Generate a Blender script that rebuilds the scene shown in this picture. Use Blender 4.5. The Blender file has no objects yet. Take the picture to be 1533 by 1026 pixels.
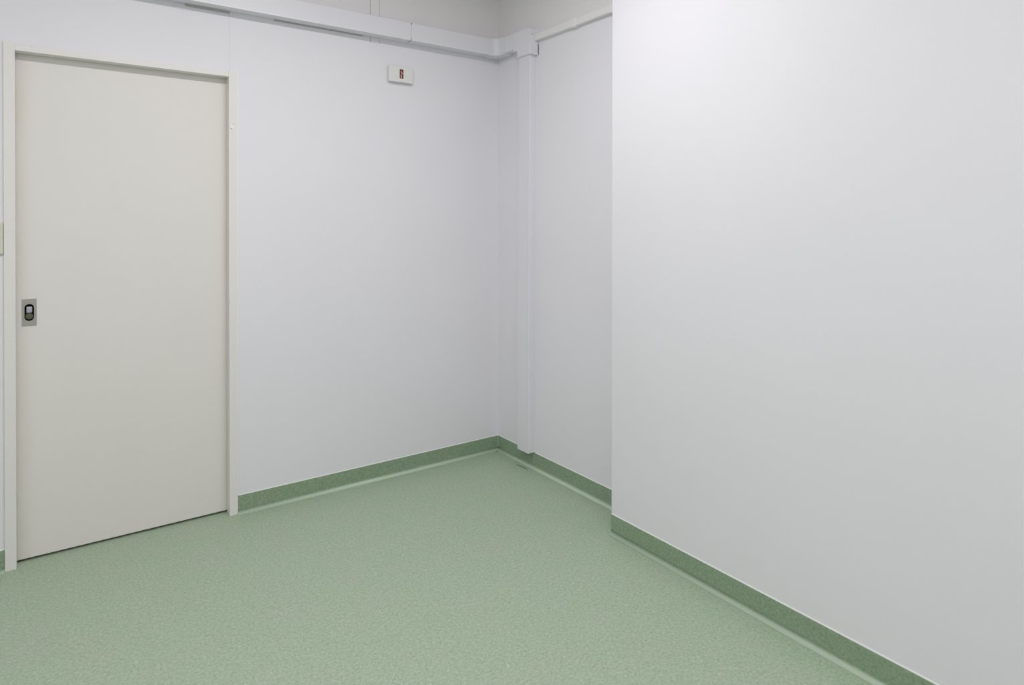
import bpy, bmesh, math
from mathutils import Vector, Matrix

S = bpy.context.scene
COL = S.collection

# ---------------------------------------------------------------- materials
def mat(name, rgb, rough=0.5, spec=0.4, metal=0.0):
    m = bpy.data.materials.new(name); m.use_nodes = True
    b = m.node_tree.nodes['Principled BSDF']
    b.inputs['Base Color'].default_value = (*rgb, 1)
    b.inputs['Roughness'].default_value = rough
    b.inputs['Specular IOR Level'].default_value = spec
    b.inputs['Metallic'].default_value = metal
    return m

def srgb(r, g, b):
    f = lambda c: (c/255/12.92) if c/255 <= .04045 else ((c/255+.055)/1.055)**2.4
    return (f(r), f(g), f(b))

def nodes(m):
    nt = m.node_tree
    return nt, nt.nodes['Principled BSDF'], nt.nodes.new, nt.links.new

def coords(nt):
    return nt.nodes.new('ShaderNodeNewGeometry').outputs['Position']

def wall_mat(name, rgb, amount=0.012, rough=0.6, upper=None):
    m = mat(name, rgb, rough, 0.3)
    nt, b, N, L = nodes(m)
    pos = coords(nt)
    n1 = N('ShaderNodeTexNoise'); n1.inputs['Scale'].default_value = 420; n1.inputs['Detail'].default_value = 3
    n2 = N('ShaderNodeTexNoise'); n2.inputs['Scale'].default_value = 2.2; n2.inputs['Detail'].default_value = 3
    L(pos, n1.inputs['Vector']); L(pos, n2.inputs['Vector'])
    bump = N('ShaderNodeBump'); bump.inputs['Strength'].default_value = 0.12; bump.inputs['Distance'].default_value = 0.0006
    L(n1.outputs['Fac'], bump.inputs['Height']); L(bump.outputs['Normal'], b.inputs['Normal'])
    mx = N('ShaderNodeMix'); mx.data_type = 'RGBA'
    mx.inputs['A'].default_value = (*[c*(1-amount*2) for c in rgb], 1)
    mx.inputs['B'].default_value = (*[min(1, c*(1+amount*2)) for c in rgb], 1)
    L(n2.outputs['Fac'], mx.inputs['Factor'])
    out = mx.outputs['Result']
    if upper:
        zc, col = upper
        sp = N('ShaderNodeSeparateXYZ'); L(pos, sp.inputs[0])
        gt = N('ShaderNodeMath'); gt.operation = 'GREATER_THAN'; gt.inputs[1].default_value = zc
        L(sp.outputs['Z'], gt.inputs[0])
        m2 = N('ShaderNodeMix'); m2.data_type = 'RGBA'
        L(gt.outputs[0], m2.inputs['Factor']); L(out, m2.inputs['A']); m2.inputs['B'].default_value = (*col, 1)
        out = m2.outputs['Result']
    L(out, b.inputs['Base Color'])
    return m

def vinyl_mat(name, dark, mid, light, rough):
    m = mat(name, mid, rough, 0.35)
    nt, b, N, L = nodes(m)
    pos = coords(nt)
    def noise(scale, detail, rgh=0.5, dist=0.0):
        n = N('ShaderNodeTexNoise'); n.inputs['Scale'].default_value = scale
        n.inputs['Detail'].default_value = detail; n.inputs['Roughness'].default_value = rgh
        n.inputs['Distortion'].default_value = dist
        L(pos, n.inputs['Vector']); return n.outputs['Fac']
    # fine marbled chips
    a = noise(120, 4, 0.62, 0.6)
    r = N('ShaderNodeValToRGB')
    r.color_ramp.elements[0].position = 0.34; r.color_ramp.elements[0].color = (*dark, 1)
    r.color_ramp.elements[1].position = 0.68; r.color_ramp.elements[1].color = (*light, 1)
    e = r.color_ramp.elements.new(0.5); e.color = (*mid, 1)
    L(a, r.inputs['Fac'])
    # soft, slightly warmer clouds
    c = noise(7, 3)
    rc = N('ShaderNodeValToRGB')
    rc.color_ramp.elements[0].position = 0.42; rc.color_ramp.elements[0].color = (1, 1, 1, 1)
    rc.color_ramp.elements[1].position = 0.72; rc.color_ramp.elements[1].color = (1.05, .985, 1.02, 1)
    L(c, rc.inputs['Fac'])
    mu = N('ShaderNodeMix'); mu.data_type = 'RGBA'; mu.blend_type = 'MULTIPLY'; mu.inputs['Factor'].default_value = 1
    L(r.outputs['Color'], mu.inputs['A']); L(rc.outputs['Color'], mu.inputs['B'])
    # rare pale and dark flecks
    v = N('ShaderNodeTexVoronoi'); v.inputs['Scale'].default_value = 34; L(pos, v.inputs['Vector'])
    lt = N('ShaderNodeMath'); lt.operation = 'LESS_THAN'; lt.inputs[1].default_value = 0.055
    L(v.outputs['Distance'], lt.inputs[0])
    sep = N('ShaderNodeSeparateColor'); L(v.outputs['Color'], sep.inputs[0])
    g = N('ShaderNodeMath'); g.operation = 'GREATER_THAN'; g.inputs[1].default_value = 0.86; L(sep.outputs[0], g.inputs[0])
    ml = N('ShaderNodeMath'); ml.operation = 'MULTIPLY'; L(lt.outputs[0], ml.inputs[0]); L(g.outputs[0], ml.inputs[1])
    f = N('ShaderNodeMix'); f.data_type = 'RGBA'; L(ml.outputs[0], f.inputs['Factor'])
    L(mu.outputs['Result'], f.inputs['A']); f.inputs['B'].default_value = (*[min(1, x*1.5+.06) for x in light], 1)
    L(f.outputs['Result'], b.inputs['Base Color'])
    # polished but uneven sheen
    s = noise(16, 4)
    mr = N('ShaderNodeMapRange'); mr.inputs['To Min'].default_value = rough-.06; mr.inputs['To Max'].default_value = rough+.08
    L(s, mr.inputs['Value']); L(mr.outputs['Result'], b.inputs['Roughness'])
    bump = N('ShaderNodeBump'); bump.inputs['Strength'].default_value = 0.15; bump.inputs['Distance'].default_value = 0.0006
    L(noise(60, 3), bump.inputs['Height']); L(bump.outputs['Normal'], b.inputs['Normal'])
    return m

def foot_highlight(m, col, z0, z1, rough):
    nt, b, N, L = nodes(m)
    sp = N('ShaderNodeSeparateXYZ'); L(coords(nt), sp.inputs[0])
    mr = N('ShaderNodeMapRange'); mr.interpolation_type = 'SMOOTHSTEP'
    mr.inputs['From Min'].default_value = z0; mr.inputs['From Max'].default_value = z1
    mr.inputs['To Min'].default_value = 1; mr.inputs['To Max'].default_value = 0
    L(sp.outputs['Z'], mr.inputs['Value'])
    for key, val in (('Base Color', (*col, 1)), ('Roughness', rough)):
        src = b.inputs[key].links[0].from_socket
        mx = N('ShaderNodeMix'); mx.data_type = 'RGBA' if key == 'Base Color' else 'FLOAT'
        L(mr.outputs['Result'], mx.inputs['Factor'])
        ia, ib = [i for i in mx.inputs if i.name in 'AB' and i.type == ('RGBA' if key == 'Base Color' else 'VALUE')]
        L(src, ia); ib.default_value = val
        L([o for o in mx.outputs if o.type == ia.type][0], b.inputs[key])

def door_mat(name, rgb, x0, x1):
    # cream laminate, a little yellowed along both long edges
    m = mat(name, rgb, 0.45, 0.35)
    nt, b, N, L = nodes(m)
    pos = coords(nt)
    sp = N('ShaderNodeSeparateXYZ'); L(pos, sp.inputs[0])
    def edge(a, c):
        mr = N('ShaderNodeMapRange'); mr.interpolation_type = 'SMOOTHSTEP'
        mr.inputs['From Min'].default_value = a; mr.inputs['From Max'].default_value = c
        mr.inputs['To Min'].default_value = 1; mr.inputs['To Max'].default_value = 0
        L(sp.outputs['X'], mr.inputs['Value']); return mr.outputs['Result']
    ad = N('ShaderNodeMath'); ad.operation = 'MAXIMUM'
    L(edge(x0, x0+.07), ad.inputs[0]); L(edge(x1, x1-.05), ad.inputs[1])
    n = N('ShaderNodeTexNoise'); n.inputs['Scale'].default_value = 5; n.inputs['Detail'].default_value = 4; L(pos, n.inputs['Vector'])
    ml = N('ShaderNodeMath'); ml.operation = 'MULTIPLY'; L(ad.outputs[0], ml.inputs[0]); L(n.outputs['Fac'], ml.inputs[1])
    mx = N('ShaderNodeMix'); mx.data_type = 'RGBA'; L(ml.outputs[0], mx.inputs['Factor'])
    c2 = N('ShaderNodeMix'); c2.data_type = 'RGBA'; L(n.outputs['Fac'], c2.inputs['Factor'])
    c2.inputs['A'].default_value = (*[c*.985 for c in rgb], 1); c2.inputs['B'].default_value = (*[c*1.015 for c in rgb], 1)
    L(c2.outputs['Result'], mx.inputs['A'])
    mx.inputs['B'].default_value = (rgb[0]*.90, rgb[1]*.87, rgb[2]*.76, 1)
    L(mx.outputs['Result'], b.inputs['Base Color'])
    n1 = N('ShaderNodeTexNoise'); n1.inputs['Scale'].default_value = 300; L(pos, n1.inputs['Vector'])
    bump = N('ShaderNodeBump'); bump.inputs['Strength'].default_value = 0.08; bump.inputs['Distance'].default_value = 0.0004
    L(n1.outputs['Fac'], bump.inputs['Height']); L(bump.outputs['Normal'], b.inputs['Normal'])
    return m

def metal_mat(name, rgb, rough):
    m = mat(name, rgb, rough, 0.5, 1.0)
    nt, b, N, L = nodes(m)
    pos = coords(nt)
    mp = N('ShaderNodeMapping'); mp.inputs['Scale'].default_value = (900, 900, 20); L(pos, mp.inputs['Vector'])
    n = N('ShaderNodeTexNoise'); L(mp.outputs[0], n.inputs['Vector'])
    mr = N('ShaderNodeMapRange'); mr.inputs['To Min'].default_value = rough-.08; mr.inputs['To Max'].default_value = rough+.12
    L(n.outputs['Fac'], mr.inputs['Value']); L(mr.outputs['Result'], b.inputs['Roughness'])
    return m

M = {}
WALL = (.80, .785, .825)
M['wall'] = wall_mat('wall_paint', WALL, upper=(2.36, (.81, .79, .795)))
M['pillar'] = wall_mat('pillar_paint', (.80, .79, .825))
M['ceiling'] = wall_mat('ceiling_paint', (.80, .80, .80))
M['floor'] = vinyl_mat('floor_vinyl', srgb(147, 166, 142), srgb(161, 180, 155), srgb(176, 193, 169), 0.42)
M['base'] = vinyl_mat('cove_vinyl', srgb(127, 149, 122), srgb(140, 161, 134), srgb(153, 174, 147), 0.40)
foot_highlight(M['base'], srgb(186, 203, 182), .004, .014, .28)  # bright lit line of the cove put into the foot colour
M['weld'] = mat('weld_vinyl', srgb(165, 187, 163), 0.4)
M['door'] = door_mat('door_laminate', (.775, .745, .72), -2.29, -1.495)
M['frame'] = wall_mat('door_frame_paint', (.80, .775, .755), .006, .4)
M['plastic'] = wall_mat('trunking_plastic', (.775, .765, .81), .004, .35)
M['edge_highlight'] = mat('trunking_edge_highlight', (.84, .83, .86), .3)
M['duct'] = wall_mat('duct_plastic', (.82, .805, .80), .004, .4)
M['box'] = wall_mat('box_plastic', (.77, .765, .75), .004, .4)
M['switch'] = wall_mat('switch_plastic', (.66, .66, .55), .004, .4)
M['steel'] = metal_mat('brushed_steel', (.49, .465, .435), .42)
M['steel_dark'] = metal_mat('steel_recess_shade', (.12, .12, .10), .35)  # shade inside the recess put into the steel colour
M['steel_bright'] = metal_mat('steel_reflection', (.56, .55, .66), .3)  # bright reflection inside the cup put into the steel colour
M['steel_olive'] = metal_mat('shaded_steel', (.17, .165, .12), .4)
M['black'] = mat('dark_gap', (.02, .02, .02), .8)
M['greyline'] = mat('grey_joint', (.46, .455, .45), .7)
M['seam'] = mat('pale_seam', (.70, .69, .72), .7)
M['red'] = mat('dark_red_print', srgb(112, 38, 44), .5)
M['pink'] = mat('pale_print', srgb(222, 190, 186), .5)
M['filler'] = mat('white_filler', (.84, .84, .84), .6)
M['sealant_halo'] = mat('white_sealant_halo', (.90, .91, .88), .4)
M['dark_mark'] = mat('dark_green_mark', srgb(72, 96, 70), .5)

# ---------------------------------------------------------------- mesh helpers
def obj(name, bm, m, parent=None, smooth=False):
    bmesh.ops.recalc_face_normals(bm, faces=bm.faces)
    me = bpy.data.meshes.new(name); bm.to_mesh(me); bm.free()
    if smooth:
        for p in me.polygons: p.use_smooth = True
    me.materials.append(m)
    o = bpy.data.objects.new(name, me); COL.objects.link(o)
    if parent: o.parent = parent
    return o

def box(bm, a, b):
    x0, y0, z0 = [min(a[i], b[i]) for i in range(3)]; x1, y1, z1 = [max(a[i], b[i]) for i in range(3)]
    v = [bm.verts.new(p) for p in ((x0,y0,z0),(x1,y0,z0),(x1,y1,z0),(x0,y1,z0),(x0,y0,z1),(x1,y0,z1),(x1,y1,z1),(x0,y1,z1))]
    for f in ((0,3,2,1),(4,5,6,7),(0,1,5,4),(1,2,6,5),(2,3,7,6),(3,0,4,7)):
        bm.faces.new([v[i] for i in f])
    return v

def bevelled(a, b, r, seg=2):
    bm = bmesh.new(); box(bm, a, b)
    bmesh.ops.bevel(bm, geom=bm.edges[:], offset=r, segments=seg, affect='EDGES', profile=0.5)
    return bm

def boxes(*ab):
    bm = bmesh.new()
    for a, b in ab: box(bm, a, b)
    return bm

def prism(pts, axis, lo, hi):
    """extrude polygon pts (2-D) along axis between lo and hi"""
    bm = bmesh.new()
    def P(p, h):
        return {'z': (p[0], p[1], h), 'y': (p[0], h, p[1]), 'x': (h, p[0], p[1])}[axis]
    A = [bm.verts.new(P(p, lo)) for p in pts]; B = [bm.verts.new(P(p, hi)) for p in pts]
    bm.faces.new(A); bm.faces.new(B[::-1])
    n = len(pts)
    for i in range(n): bm.faces.new((A[i], A[(i+1) % n], B[(i+1) % n], B[i]))
    return bm

def disc_z(cx, cy, r, za, zb, n=10): return prism([(cx+r*math.cos(2*math.pi*k/n), cy+r*math.sin(2*math.pi*k/n)) for k in range(n)], 'z', za, zb)

def stadium(cx, cz, w, h, n=12):
    r = w/2; P = []
    for k in range(n+1): a = math.pi*k/n; P.append((cx+r*math.cos(a), cz+h/2-r+r*math.sin(a)))
    for k in range(n+1): a = math.pi+math.pi*k/n; P.append((cx+r*math.cos(a), cz-h/2+r+r*math.sin(a)))
    return P

def tag(o, label=None, cat=None, group=None, kind=None):
    if label: o['label'] = label
    if cat: o['category'] = cat
    if group: o['group'] = group
    if kind: o['kind'] = kind
    return o

def struct(o, label=None):
    o['kind'] = 'structure'
    if label: o['label'] = label
    return o

def empty(name, loc):
    o = bpy.data.objects.new(name, None); o.empty_display_size = .1
    COL.objects.link(o); o.location = loc
    return o

def part(name, bm, m, parent, smooth=False):
    """a part whose vertices are given in world space"""
    o = obj(name, bm, m, None, smooth)
    p = parent; t = Vector((0, 0, 0))
    while p is not None: t += p.location; p = p.parent
    o.data.transform(Matrix.Translation(-t))
    o.parent = parent
    return o

# ---------------------------------------------------------------- dimensions
XL, YB, H = -4.0, -4.9, 2.78          # far left wall, back wall, ceiling
PX, PY = -0.1794, -1.1437             # projecting wall face and its corner
JL0, JL1, JR0, JR1 = -2.3186, -2.283, -1.5039, -1.4683
JT, HB, DT = 2.06, 2.0287, 0.047      # jamb top, head underside, door face depth
OX0, OX1, OZ = -2.302, -1.485, 2.045  # rough opening
ZB = 0.084

# ---------------------------------------------------------------- the room
struct(obj('floor', boxes(((XL-.1, YB-.1, -.05), (.1, .12, 0))), M['floor']), 'speckled pale green vinyl floor')
struct(obj('ceiling', boxes(((XL-.1, YB-.1, H), (.1, .12, H+.05))), M['ceiling']))
wl = struct(obj('wall_left', boxes(((XL-.1, 0, 0), (OX0, .12, H)), ((OX1, 0, 0), (.1, .12, H)),
        ((OX0, 0, OZ), (OX1, .12, H)), ((OX0, .105, 0), (OX1, .12, OZ))), M['wall']), 'white wall holding the cream sliding door')
struct(obj('wall_right', boxes(((0, PY, 0), (.1, 0, H))), M['wall']), 'white wall in the recess behind the vertical trunking')
struct(obj('wall_front', bevelled((PX, YB, 0), (.1, PY, H), .002, 2), M['pillar']), 'white projecting wall section filling the right of the view')
struct(obj('wall_back', boxes(((XL-.1, YB-.1, 0), (.1, YB, H))), M['wall']))
struct(obj('wall_far_left', boxes(((XL-.1, YB, 0), (XL, 0, H))), M['wall']))

# fine details of the left wall: panel seam and joint battens
part('panel_seam', boxes(((-1.5003, -.0006, 2.0605), (-1.4987, 0.0, 2.3270))), M['seam'], wl)
for bx in (-1.7210, -.8096):
    w = .0497
    part('joint_batten', boxes(((bx, -.0022, 2.4212), (bx+w, 0, H)), ((bx, -.0022, 2.302), (bx+w, 0, 2.3278))), M['wall'], wl)
    if bx > -1: part('batten_edge', boxes(*[((e, -.0012, z0), (e+.0025, 0, z1)) for e in (bx-.0025, bx+w) for z0, z1 in ((2.4212, H), (2.302, 2.3278))]), M['greyline'], wl)

# coved skirting, mitred at each corner
R = .015
prof = [(0, ZB), (.0022, ZB), (.003, ZB-.001), (.003, R+.003)]
for k in range(1, 9):
    a = math.pi/2*k/8
    prof.append((.003+R-R*math.cos(a), .003+R-R*math.sin(a)))
prof += [(.022, .0012), (.024, 0), (0, 0)]
def cove(name, p0, p1, n, m0=0, m1=0, parent=None, label=None):
    """p0->p1 along the wall foot, n = outward normal; m = +1 shorten / -1 lengthen with the offset (mitre)"""
    bm = bmesh.new()
    p0, p1, n = Vector((*p0, 0)), Vector((*p1, 0)), Vector((*n, 0)); d = (p1-p0).normalized()
    A = [bm.verts.new(p0+d*(o*m0)+n*o+Vector((0, 0, z))) for o, z in prof]
    B = [bm.verts.new(p1-d*(o*m1)+n*o+Vector((0, 0, z))) for o, z in prof]
    k = len(prof)
    for i in range(k): bm.faces.new((A[i], A[(i+1) % k], B[(i+1) % k], B[i]))
    bm.faces.new(A); bm.faces.new(B[::-1])
    o = obj(name, bm, M['base'], parent)
    for p in o.data.polygons: p.use_smooth = .02 < p.normal.z < .99 and len(p.vertices) == 4
    return struct(o, label)
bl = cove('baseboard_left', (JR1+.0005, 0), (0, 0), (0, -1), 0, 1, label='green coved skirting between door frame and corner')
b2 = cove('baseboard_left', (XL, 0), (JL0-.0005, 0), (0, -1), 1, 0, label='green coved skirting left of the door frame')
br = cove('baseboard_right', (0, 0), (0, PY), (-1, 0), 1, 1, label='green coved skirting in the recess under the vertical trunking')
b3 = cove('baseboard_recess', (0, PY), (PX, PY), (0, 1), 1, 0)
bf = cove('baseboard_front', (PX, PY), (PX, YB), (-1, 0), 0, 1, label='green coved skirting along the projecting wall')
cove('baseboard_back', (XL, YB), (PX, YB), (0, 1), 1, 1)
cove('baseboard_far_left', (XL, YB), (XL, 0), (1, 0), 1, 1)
# bright edge halo painted as a thin white line atop the skirting
sz = (ZB, ZB+.0035)
def halo_line(a, b, par): part('sealant_halo_bead', boxes(((a[0], a[1], sz[0]), (b[0], b[1], sz[1]))), M['sealant_halo'], par)
halo_line((JR1+.0005, -.002), (-.002, 0), bl); halo_line((XL+.002, -.002), (JL0-.0005, 0), b2)
halo_line((-.002, -.2600), (0, -.0005), br); halo_line((-.002, PY+.002), (0, -.3650), br); halo_line((PX-.002, YB+.002), (PX, PY), bf)
# welds and marks
part('corner_weld', boxes(((-.0075, -.0075, .020), (-.003, -.003, ZB))), M['weld'], bl)
part('floor_streak', prism([(-.0545, -.262), (-.0500, -.262), (-.0450, -.300), (-.0430, -.352), (-.0480, -.352), (-.0520, -.310)], 'z', .0, .0006), M['dark_mark'], br)  # dark green streak on the floor below the post

part('corner_spot', disc_z(-.026, -.026, .006, 0, .0007), M['dark_mark'], bl)

# ---------------------------------------------------------------- door and its frame
dr = empty('door_1', ((OX0+OX1)/2, DT+.02, 0)); struct(dr, 'cream flush sliding door with a steel recessed pull')
HX, HZ, HW, HH = -2.2418, .9962, .0475, .1075
# slab with a real pocket for the pull
bm = bmesh.new()
x0, x1, z0, z1 = -2.297, -1.490, .0105, 2.040
cw, ch = HW-.006, HH-.006
hx0, hx1, hz0, hz1 = HX-cw/2, HX+cw/2, HZ-ch/2, HZ+ch/2
y0, y1 = DT, DT+.036
for a, b in (((x0, y0, z0), (hx0, y1, z1)), ((hx1, y0, z0), (x1, y1, z1)), ((hx0, y0, z0), (hx1, y1, hz0)), ((hx0, y0, hz1), (hx1, y1, z1)), ((hx0, y0+.02, hz0), (hx1, y1, hz1))):
    box(bm, a, b)
bmesh.ops.remove_doubles(bm, verts=bm.verts, dist=1e-5)
panel = part('door_panel', bm, M['door'], dr)
ph = empty('door_handle', (HX-dr.location.x, DT-dr.location.y, HZ)); ph.parent = dr
ph['label'] = 'brushed steel recessed pull near the left edge of the door'
# plate ring with a stadium hole
def ring(outer, inner, ya, yb):
    bm = bmesh.new(); n = len(inner)
    O = []
    for (x, z) in inner:   # project to the outer rectangle
        dx, dz = x-HX, z-HZ
        s = min((HW/2)/abs(dx) if abs(dx) > 1e-6 else 9e9, (HH/2)/abs(dz) if abs(dz) > 1e-6 else 9e9)
        O.append((HX+dx*s, HZ+dz*s))
    rows = []
    for pts, y in ((O, yb), (O, ya), (inner, ya), (inner, yb)):
        rows.append([bm.verts.new((x, y, z)) for x, z in pts])
    for r in range(4):
        A, B = rows[r], rows[(r+1) % 4]
        for i in range(n): bm.faces.new((A[i], A[(i+1) % n], B[(i+1) % n], B[i]))
    return bm
# add the directions of the four corners so the plate keeps sharp corners
def ang(p): return math.atan2(p[1]-HZ, p[0]-HX)
def on_stadium(a):
    lo, hi = 0, .1
    for _ in range(50):
        m_ = (lo+hi)/2; x, z = m_*math.cos(a), m_*math.sin(a); r = .0155; c = .068/2-r
        dz = max(0, abs(z)-c); inside = (x*x+dz*dz) < r*r
        lo, hi = (m_, hi) if inside else (lo, m_)
    return (HX+lo*math.cos(a), HZ+lo*math.sin(a))
angs = sorted(set([2*math.pi*k/64 for k in range(64)] + [math.atan2(sz_*HH, sx_*HW) % (2*math.pi) for sx_ in (-1, 1) for sz_ in (-1, 1)]))
inner = [on_stadium(a) for a in angs]
part('pull_plate', ring(None, inner, DT-.0016, DT+.0004), M['steel'], ph)
# recessed cup
bm = bmesh.new()
rows = []
for s, y in ((1.0, DT), (.97, DT+.010), (.82, DT+.0155)):
    rows.append([bm.verts.new((HX+(x-HX)*s, y, HZ+(z-HZ)*s)) for x, z in inner])
for A, B in zip(rows, rows[1:]):
    for i in range(len(inner)): bm.faces.new((A[i], A[(i+1) % len(A)], B[(i+1) % len(A)], B[i]))
bm.faces.new(rows[-1])
part('recess_cup', bm, M['steel_dark'], ph, True)
# thumb piece inside the cup: reflection and shade painted as bright and dark steel
part('thumb_latch', bevelled((HX-.0105, DT+.004, HZ-.003), (HX+.0105, DT+.0135, HZ+.0230), .003, 3), M['steel_bright'], ph)
part('thumb_rim', prism(stadium(HX, HZ-.0165, .025, .0255, 8), 'y', DT+.008, DT+.0145), M['steel_olive'], ph)

fr = empty('trim_1', ((JL0+JR1)/2, 0, 0)); struct(fr, 'cream painted frame around the sliding door')
part('jamb', bevelled((JL0, -.0083, 0), (JL1, .044, JT), .0012), M['frame'], fr)
rj = part('jamb', bevelled((JR0, -.0083, 0), (JR1, .044, JT), .0012), M['frame'], fr)
hd = part('head', bevelled((JL1, -.0063, HB), (JR0, .044, 2.0555), .0010), M['frame'], fr)
part('sealant_halo_bead', boxes(((JR1, -.0025, ZB+.001), (JR1+.0035, 0, JT))), M['sealant_halo'], fr)
# filled screw hole and small marks on the right jamb, chips on the head
mx_, mz_ = -1.4895, 1.8016
yj = -.0083
f = part('filler_patch', prism([(mx_+.0085*math.cos(a)*(1+.12*math.sin(3*a)), mz_+.0115*math.sin(a)) for a in [2*math.pi*k/16 for k in range(16)]], 'y', yj-.0006, yj), M['filler'], fr)
part('mark', prism([(mx_+.001, mz_+.0075), (mx_+.0065, mz_+.0075), (mx_+.0075, mz_+.0110), (mx_+.003, mz_+.0125)], 'y', yj-.0008, yj-.0006), M['greyline'], fr)
part('mark', prism([(mx_-.0085, mz_-.0095), (mx_-.0085, mz_-.0135), (mx_-.002, mz_-.0135), (mx_+.002, mz_-.011), (mx_-.003, mz_-.0112)], 'y', yj-.0008, yj), M['greyline'], fr)
part('mark', boxes(((-1.5028, yj-.0004, .988), (-1.4998, yj, .991))), M['greyline'], fr)
part('mark', boxes(((-2.232, -.0067, 2.0515), (-2.228, -.0063, 2.0530)), ((-2.222, -.0067, 2.0510), (-2.219, -.0063, 2.0518))), M['greyline'], fr)

# ---------------------------------------------------------------- horizontal cable trunking
Z0, Z1, TT = 2.3278, 2.4212, .0731
TR = .058                              # depth of the run on the right wall
ct = empty('cable_trunking', (-2.0, 0, Z0))
tag(ct, 'white horizontal cable trunking running above the door and around the room corner', 'cable trunking')
XJ = -.6094
part('base', boxes(((-3.6, -.030, Z0+.0025), (-.06, 0, Z1-.0025))), M['plastic'], ct)
for a, b in ((-3.6, XJ-.0004), (XJ+.0004, -.110)):
    part('cover', bevelled((a, -TT, Z0), (b, -.022, Z1), .0032, 3), M['plastic'], ct)
part('cover', bevelled((-TR, -.232, Z0), (-.016, -.150, Z1), .0032, 3), M['plastic'], ct)
part('base', boxes(((-.030, -.240, Z0+.0025), (0, -.06, Z1-.0025))), M['plastic'], ct)
part('cover_highlight', bevelled((-3.6, -TT-.0014, Z0-.0002), (-.118, -TT+.001, Z0+.0042), .0009, 2), M['edge_highlight'], ct)  # added paler rib, painting the lit highlight along the lower edge
# internal corner piece with a curved inner face
e0 = .003
Rf = .040
P = [(0, 0), (-.118, 0), (-.118, -(TT+.002))]
cxy = (-(TR+.002)-Rf, -(TT+.002)-Rf)
for k in range(0, 11):
    a = math.pi/2 - math.pi/2*k/10
    P.append((cxy[0]+Rf*math.cos(a), cxy[1]+Rf*math.sin(a)))
P += [(-(TR+.002), -.158), (0, -.158)]
bm = prism(P, 'z', Z0-e0, Z1+.001)
eb = [e for e in bm.edges if abs(e.verts[0].co.z-e.verts[1].co.z) < 1e-6]
bmesh.ops.bevel(bm, geom=eb, offset=.0025, segments=2, affect='EDGES')
part('corner_piece', bm, M['plastic'], ct)
# dark screw hole and nick at the cover joint
def disc(cx, cz, r, ya, yb, n=12): return prism([(cx+r*math.cos(2*math.pi*k/n), cz+r*math.sin(2*math.pi*k/n)) for k in range(n)], 'y', ya, yb)
part('cover_joint', boxes(((XJ-.0004, -.0728, Z0+.003), (XJ+.0004, -.030, Z1-.003))), M['seam'], ct)
part('screw_hole', disc(XJ, 2.4160, .0032, -TT-.0005, -.07), M['black'], ct)
part('joint_nick', boxes(((XJ-.002, -TT-.0003, Z0+.0005), (XJ+.0014, -.066, Z0+.0105)), ((XJ-.0016, -TT+.001, Z0-.0004), (XJ+.0004, -.028, Z0+.002))), M['black'], ct)
part('shadow_strip', boxes(((-1.685, -.006, Z0-.0085), (-1.500, 0, Z0+.0025)), ((-1.30, -.003, Z0-.0035), (-.855, 0, Z0+.0025))), M['greyline'], ct)  # grey strips painted in for the dark shadow lines below the trunking

# ---------------------------------------------------------------- vertical trunking with its junction box
vt = empty('cable_trunking', (0, -.31, ZB))
tag(vt, 'white vertical cable trunking standing on the green skirting near the corner', 'cable trunking')
PB = .0866
def lean(bm):                          # the post stands a touch out of plumb, as photographed
    for v in bm.verts:
        v.co.y -= .012*(v.co.z-PB)/2.2
    return bm
bm = boxes(((-.020, -.3585, PB), (0, -.2605, 2.30))); part('base', lean(bm), M['plastic'], vt)
bm = bevelled((-.0471, -.3605, PB), (-.0155, -.2585, 2.30), .0028, 3); part('cover', lean(bm), M['plastic'], vt)
bm = boxes(((-.0475, -.3480, PB+.004), (-.0470, -.3472, 2.29))); part('cover_groove', lean(bm), M['seam'], vt)
# T-shaped junction box, front outline in (y, z), rounded shoulder
BT = .060
out = [(-.234, 2.4222), (-.234, 2.3170), (-.2745, 2.3170), (-.2745, 2.2750), (-.3905, 2.2750), (-.3905, 2.400)]
for k in range(0, 7):
    a = math.pi+(-math.pi/2)*k/6
    out.append((-.3905+.024+.024*math.cos(a), 2.400+.020*math.sin(a)))
bm = prism(out, 'x', -BT, 0)
front = [e for e in bm.edges if all(v.co.x < -BT+1e-5 for v in e.verts)]
bmesh.ops.bevel(bm, geom=front, offset=.003, segments=3, affect='EDGES')
jb = part('junction_box', bm, M['plastic'], vt)
part('box_seam', boxes(((-.030, -.3910, 2.2755), (-.0292, -.3903, 2.400))), M['seam'], jb)
part('gap_shadow', boxes(((-.0035, -.3925, 2.2760), (0, -.3903, 2.3330))), M['black'], jb)  # black strip standing in for the shadow between box and wall
part('knockout', boxes(((-.047, -.3910, 2.377), (-.043, -.3904, 2.388))), M['greyline'], jb)

# ---------------------------------------------------------------- slim duct in the recess
mt = empty('slim_duct', (0, -.75, 2.348))
tag(mt, 'slim off-white cable duct from the junction box to the projecting wall', 'cable duct')
part('duct_body', bevelled((-.026, -.8700, 2.3490), (0, -.3907, 2.3850), .002, 2), M['duct'], mt)
part('duct_body', bevelled((-.026, PY, 2.3490), (0, -.8706, 2.3850), .002, 2), M['duct'], mt)
part('coupling', bevelled((-.0300, -.7300, 2.3435), (0, -.6950, 2.3875), .003, 3), M['duct'], mt)
part('coupling', bevelled((-.0282, -.990, 2.3470), (0, -.965, 2.3865), .002, 3), M['duct'], mt)

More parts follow.
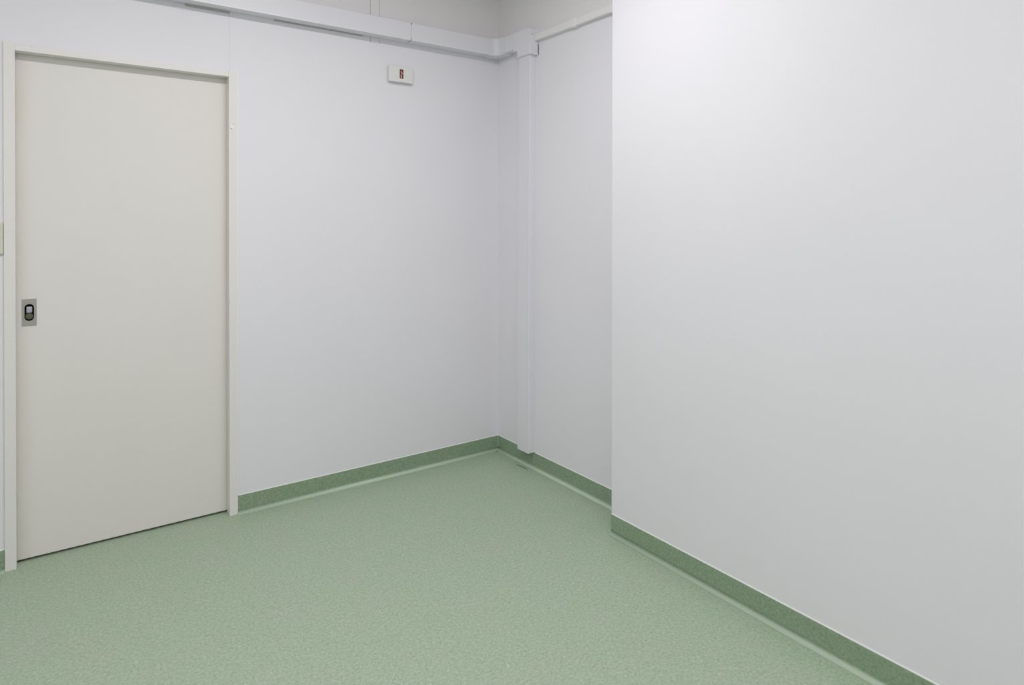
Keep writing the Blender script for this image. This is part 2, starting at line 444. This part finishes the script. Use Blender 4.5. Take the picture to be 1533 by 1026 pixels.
# ---------------------------------------------------------------- small wall box with the dark red mark
wb = empty('wall_box', (-.645, 0, 2.15))
tag(wb, 'small white rectangular wall box with a dark red mark, below the trunking', 'wall box')
BY = -.027
part('housing', bevelled((-.7165, BY, 2.1085), (-.5775, -.006, 2.1925), .0025, 3), M['box'], wb)
part('back_plate', boxes(((-.7130, -.006, 2.1120), (-.5810, 0, 2.1890))), M['greyline'], wb)
mx0, mx1, mz0, mz1 = -.6557, -.6347, 2.1283, 2.1765
mk = part('red_mark', boxes(((mx0, BY-.0008, mz0), (mx1, BY, mz1))), M['red'], wb)
def uv(p): return (mx0+(mx1-mx0)*p[0], mz1-(mz1-mz0)*p[1])
part('pale_stroke', prism([uv(p) for p in ((.28, .18), (.50, .22), (.62, .36), (.90, .40), (.92, .50), (.66, .49), (.50, .42), (.30, .33))], 'y', BY-.0012, BY-.0008), M['pink'], mk)
part('pale_stroke', prism([uv(p) for p in ((.28, .51), (.46, .56), (.58, .70), (.60, .90), (.26, .90))], 'y', BY-.0012, BY-.0008), M['pink'], mk)

# ---------------------------------------------------------------- switch at the left edge
sw = empty('light_switch', (-2.38, 0, 1.295))
tag(sw, 'cream light switch plate beside the left door jamb, at the picture edge', 'light switch')
part('plate', bevelled((-2.4410, -.012, 1.2335), (-2.3205, 0, 1.3560), .004, 3), M['switch'], sw)
part('rocker', bevelled((-2.4050, -.0165, 1.262), (-2.3560, -.012, 1.328), .0015, 2), M['switch'], sw)
part('screw', disc(-2.3325, 1.2990, .0028, -.0128, -.012), M['greyline'], sw)
part('screw', disc(-2.4290, 1.2990, .0028, -.0128, -.012), M['greyline'], sw)

# ---------------------------------------------------------------- light
def area(name, loc, sx, sy, power, col, spread=180):
    l = bpy.data.lights.new(name, 'AREA'); l.shape = 'RECTANGLE'; l.size = sx; l.size_y = sy
    l.energy = power; l.color = col; l.spread = math.radians(spread)
    o = bpy.data.objects.new(name, l); COL.objects.link(o); o.location = loc
    return o
LC = (1, .966, .993)
area('ceiling_lamp_or_fill', (-1.42, -1.50, H-.012), 1.2, .16, 24.5, LC)
area('ceiling_lamp_or_fill', (-3.20, -1.50, H-.012), 1.2, .16, 6, LC)  # unseen fill lamp, added to brighten the door side
area('ceiling_lamp_or_fill', (-1.50, -3.70, H-.012), 1.2, .30, 17, LC)  # unseen fill lamp, added to light the projecting wall and floor
area('ceiling_lamp_or_fill', (-3.10, -3.70, H-.012), 1.2, .30, 14, LC)  # unseen fill lamp, added to even out the light
w = bpy.data.worlds.new('world'); S.world = w; w.use_nodes = True
w.node_tree.nodes['Background'].inputs[0].default_value = (.9, .95, 1, 1)
w.node_tree.nodes['Background'].inputs[1].default_value = 0.05

# ---------------------------------------------------------------- camera
yaw, pitch, roll = math.radians(-35.4631), math.radians(-.2981), math.radians(.0373)
fw = Vector((math.sin(-yaw)*math.cos(pitch), math.cos(yaw)*math.cos(pitch), math.sin(pitch)))
rt = Vector((math.cos(yaw), math.sin(yaw), 0)); up = rt.cross(fw)
r2 = rt*math.cos(roll)+up*math.sin(roll); u2 = up*math.cos(roll)-rt*math.sin(roll)
cd = bpy.data.cameras.new('camera'); cam = bpy.data.objects.new('camera', cd); COL.objects.link(cam)
cam.matrix_world = Matrix(((r2.x, u2.x, -fw.x, -2.1545), (r2.y, u2.y, -fw.y, -3.1658), (r2.z, u2.z, -fw.z, 1.3592), (0, 0, 0, 1)))
cd.sensor_fit = 'HORIZONTAL'; cd.sensor_width = 36; cd.lens = 958.93*36/1533
cd.shift_y = -175.17/1533; cd.clip_start = .05
S.camera = cam

S.view_settings.view_transform = 'Standard'
S.view_settings.look = 'None'
S.view_settings.exposure = 0
S.cycles.use_denoising = True
S.cycles.max_bounces = 12
S.cycles.diffuse_bounces = 8
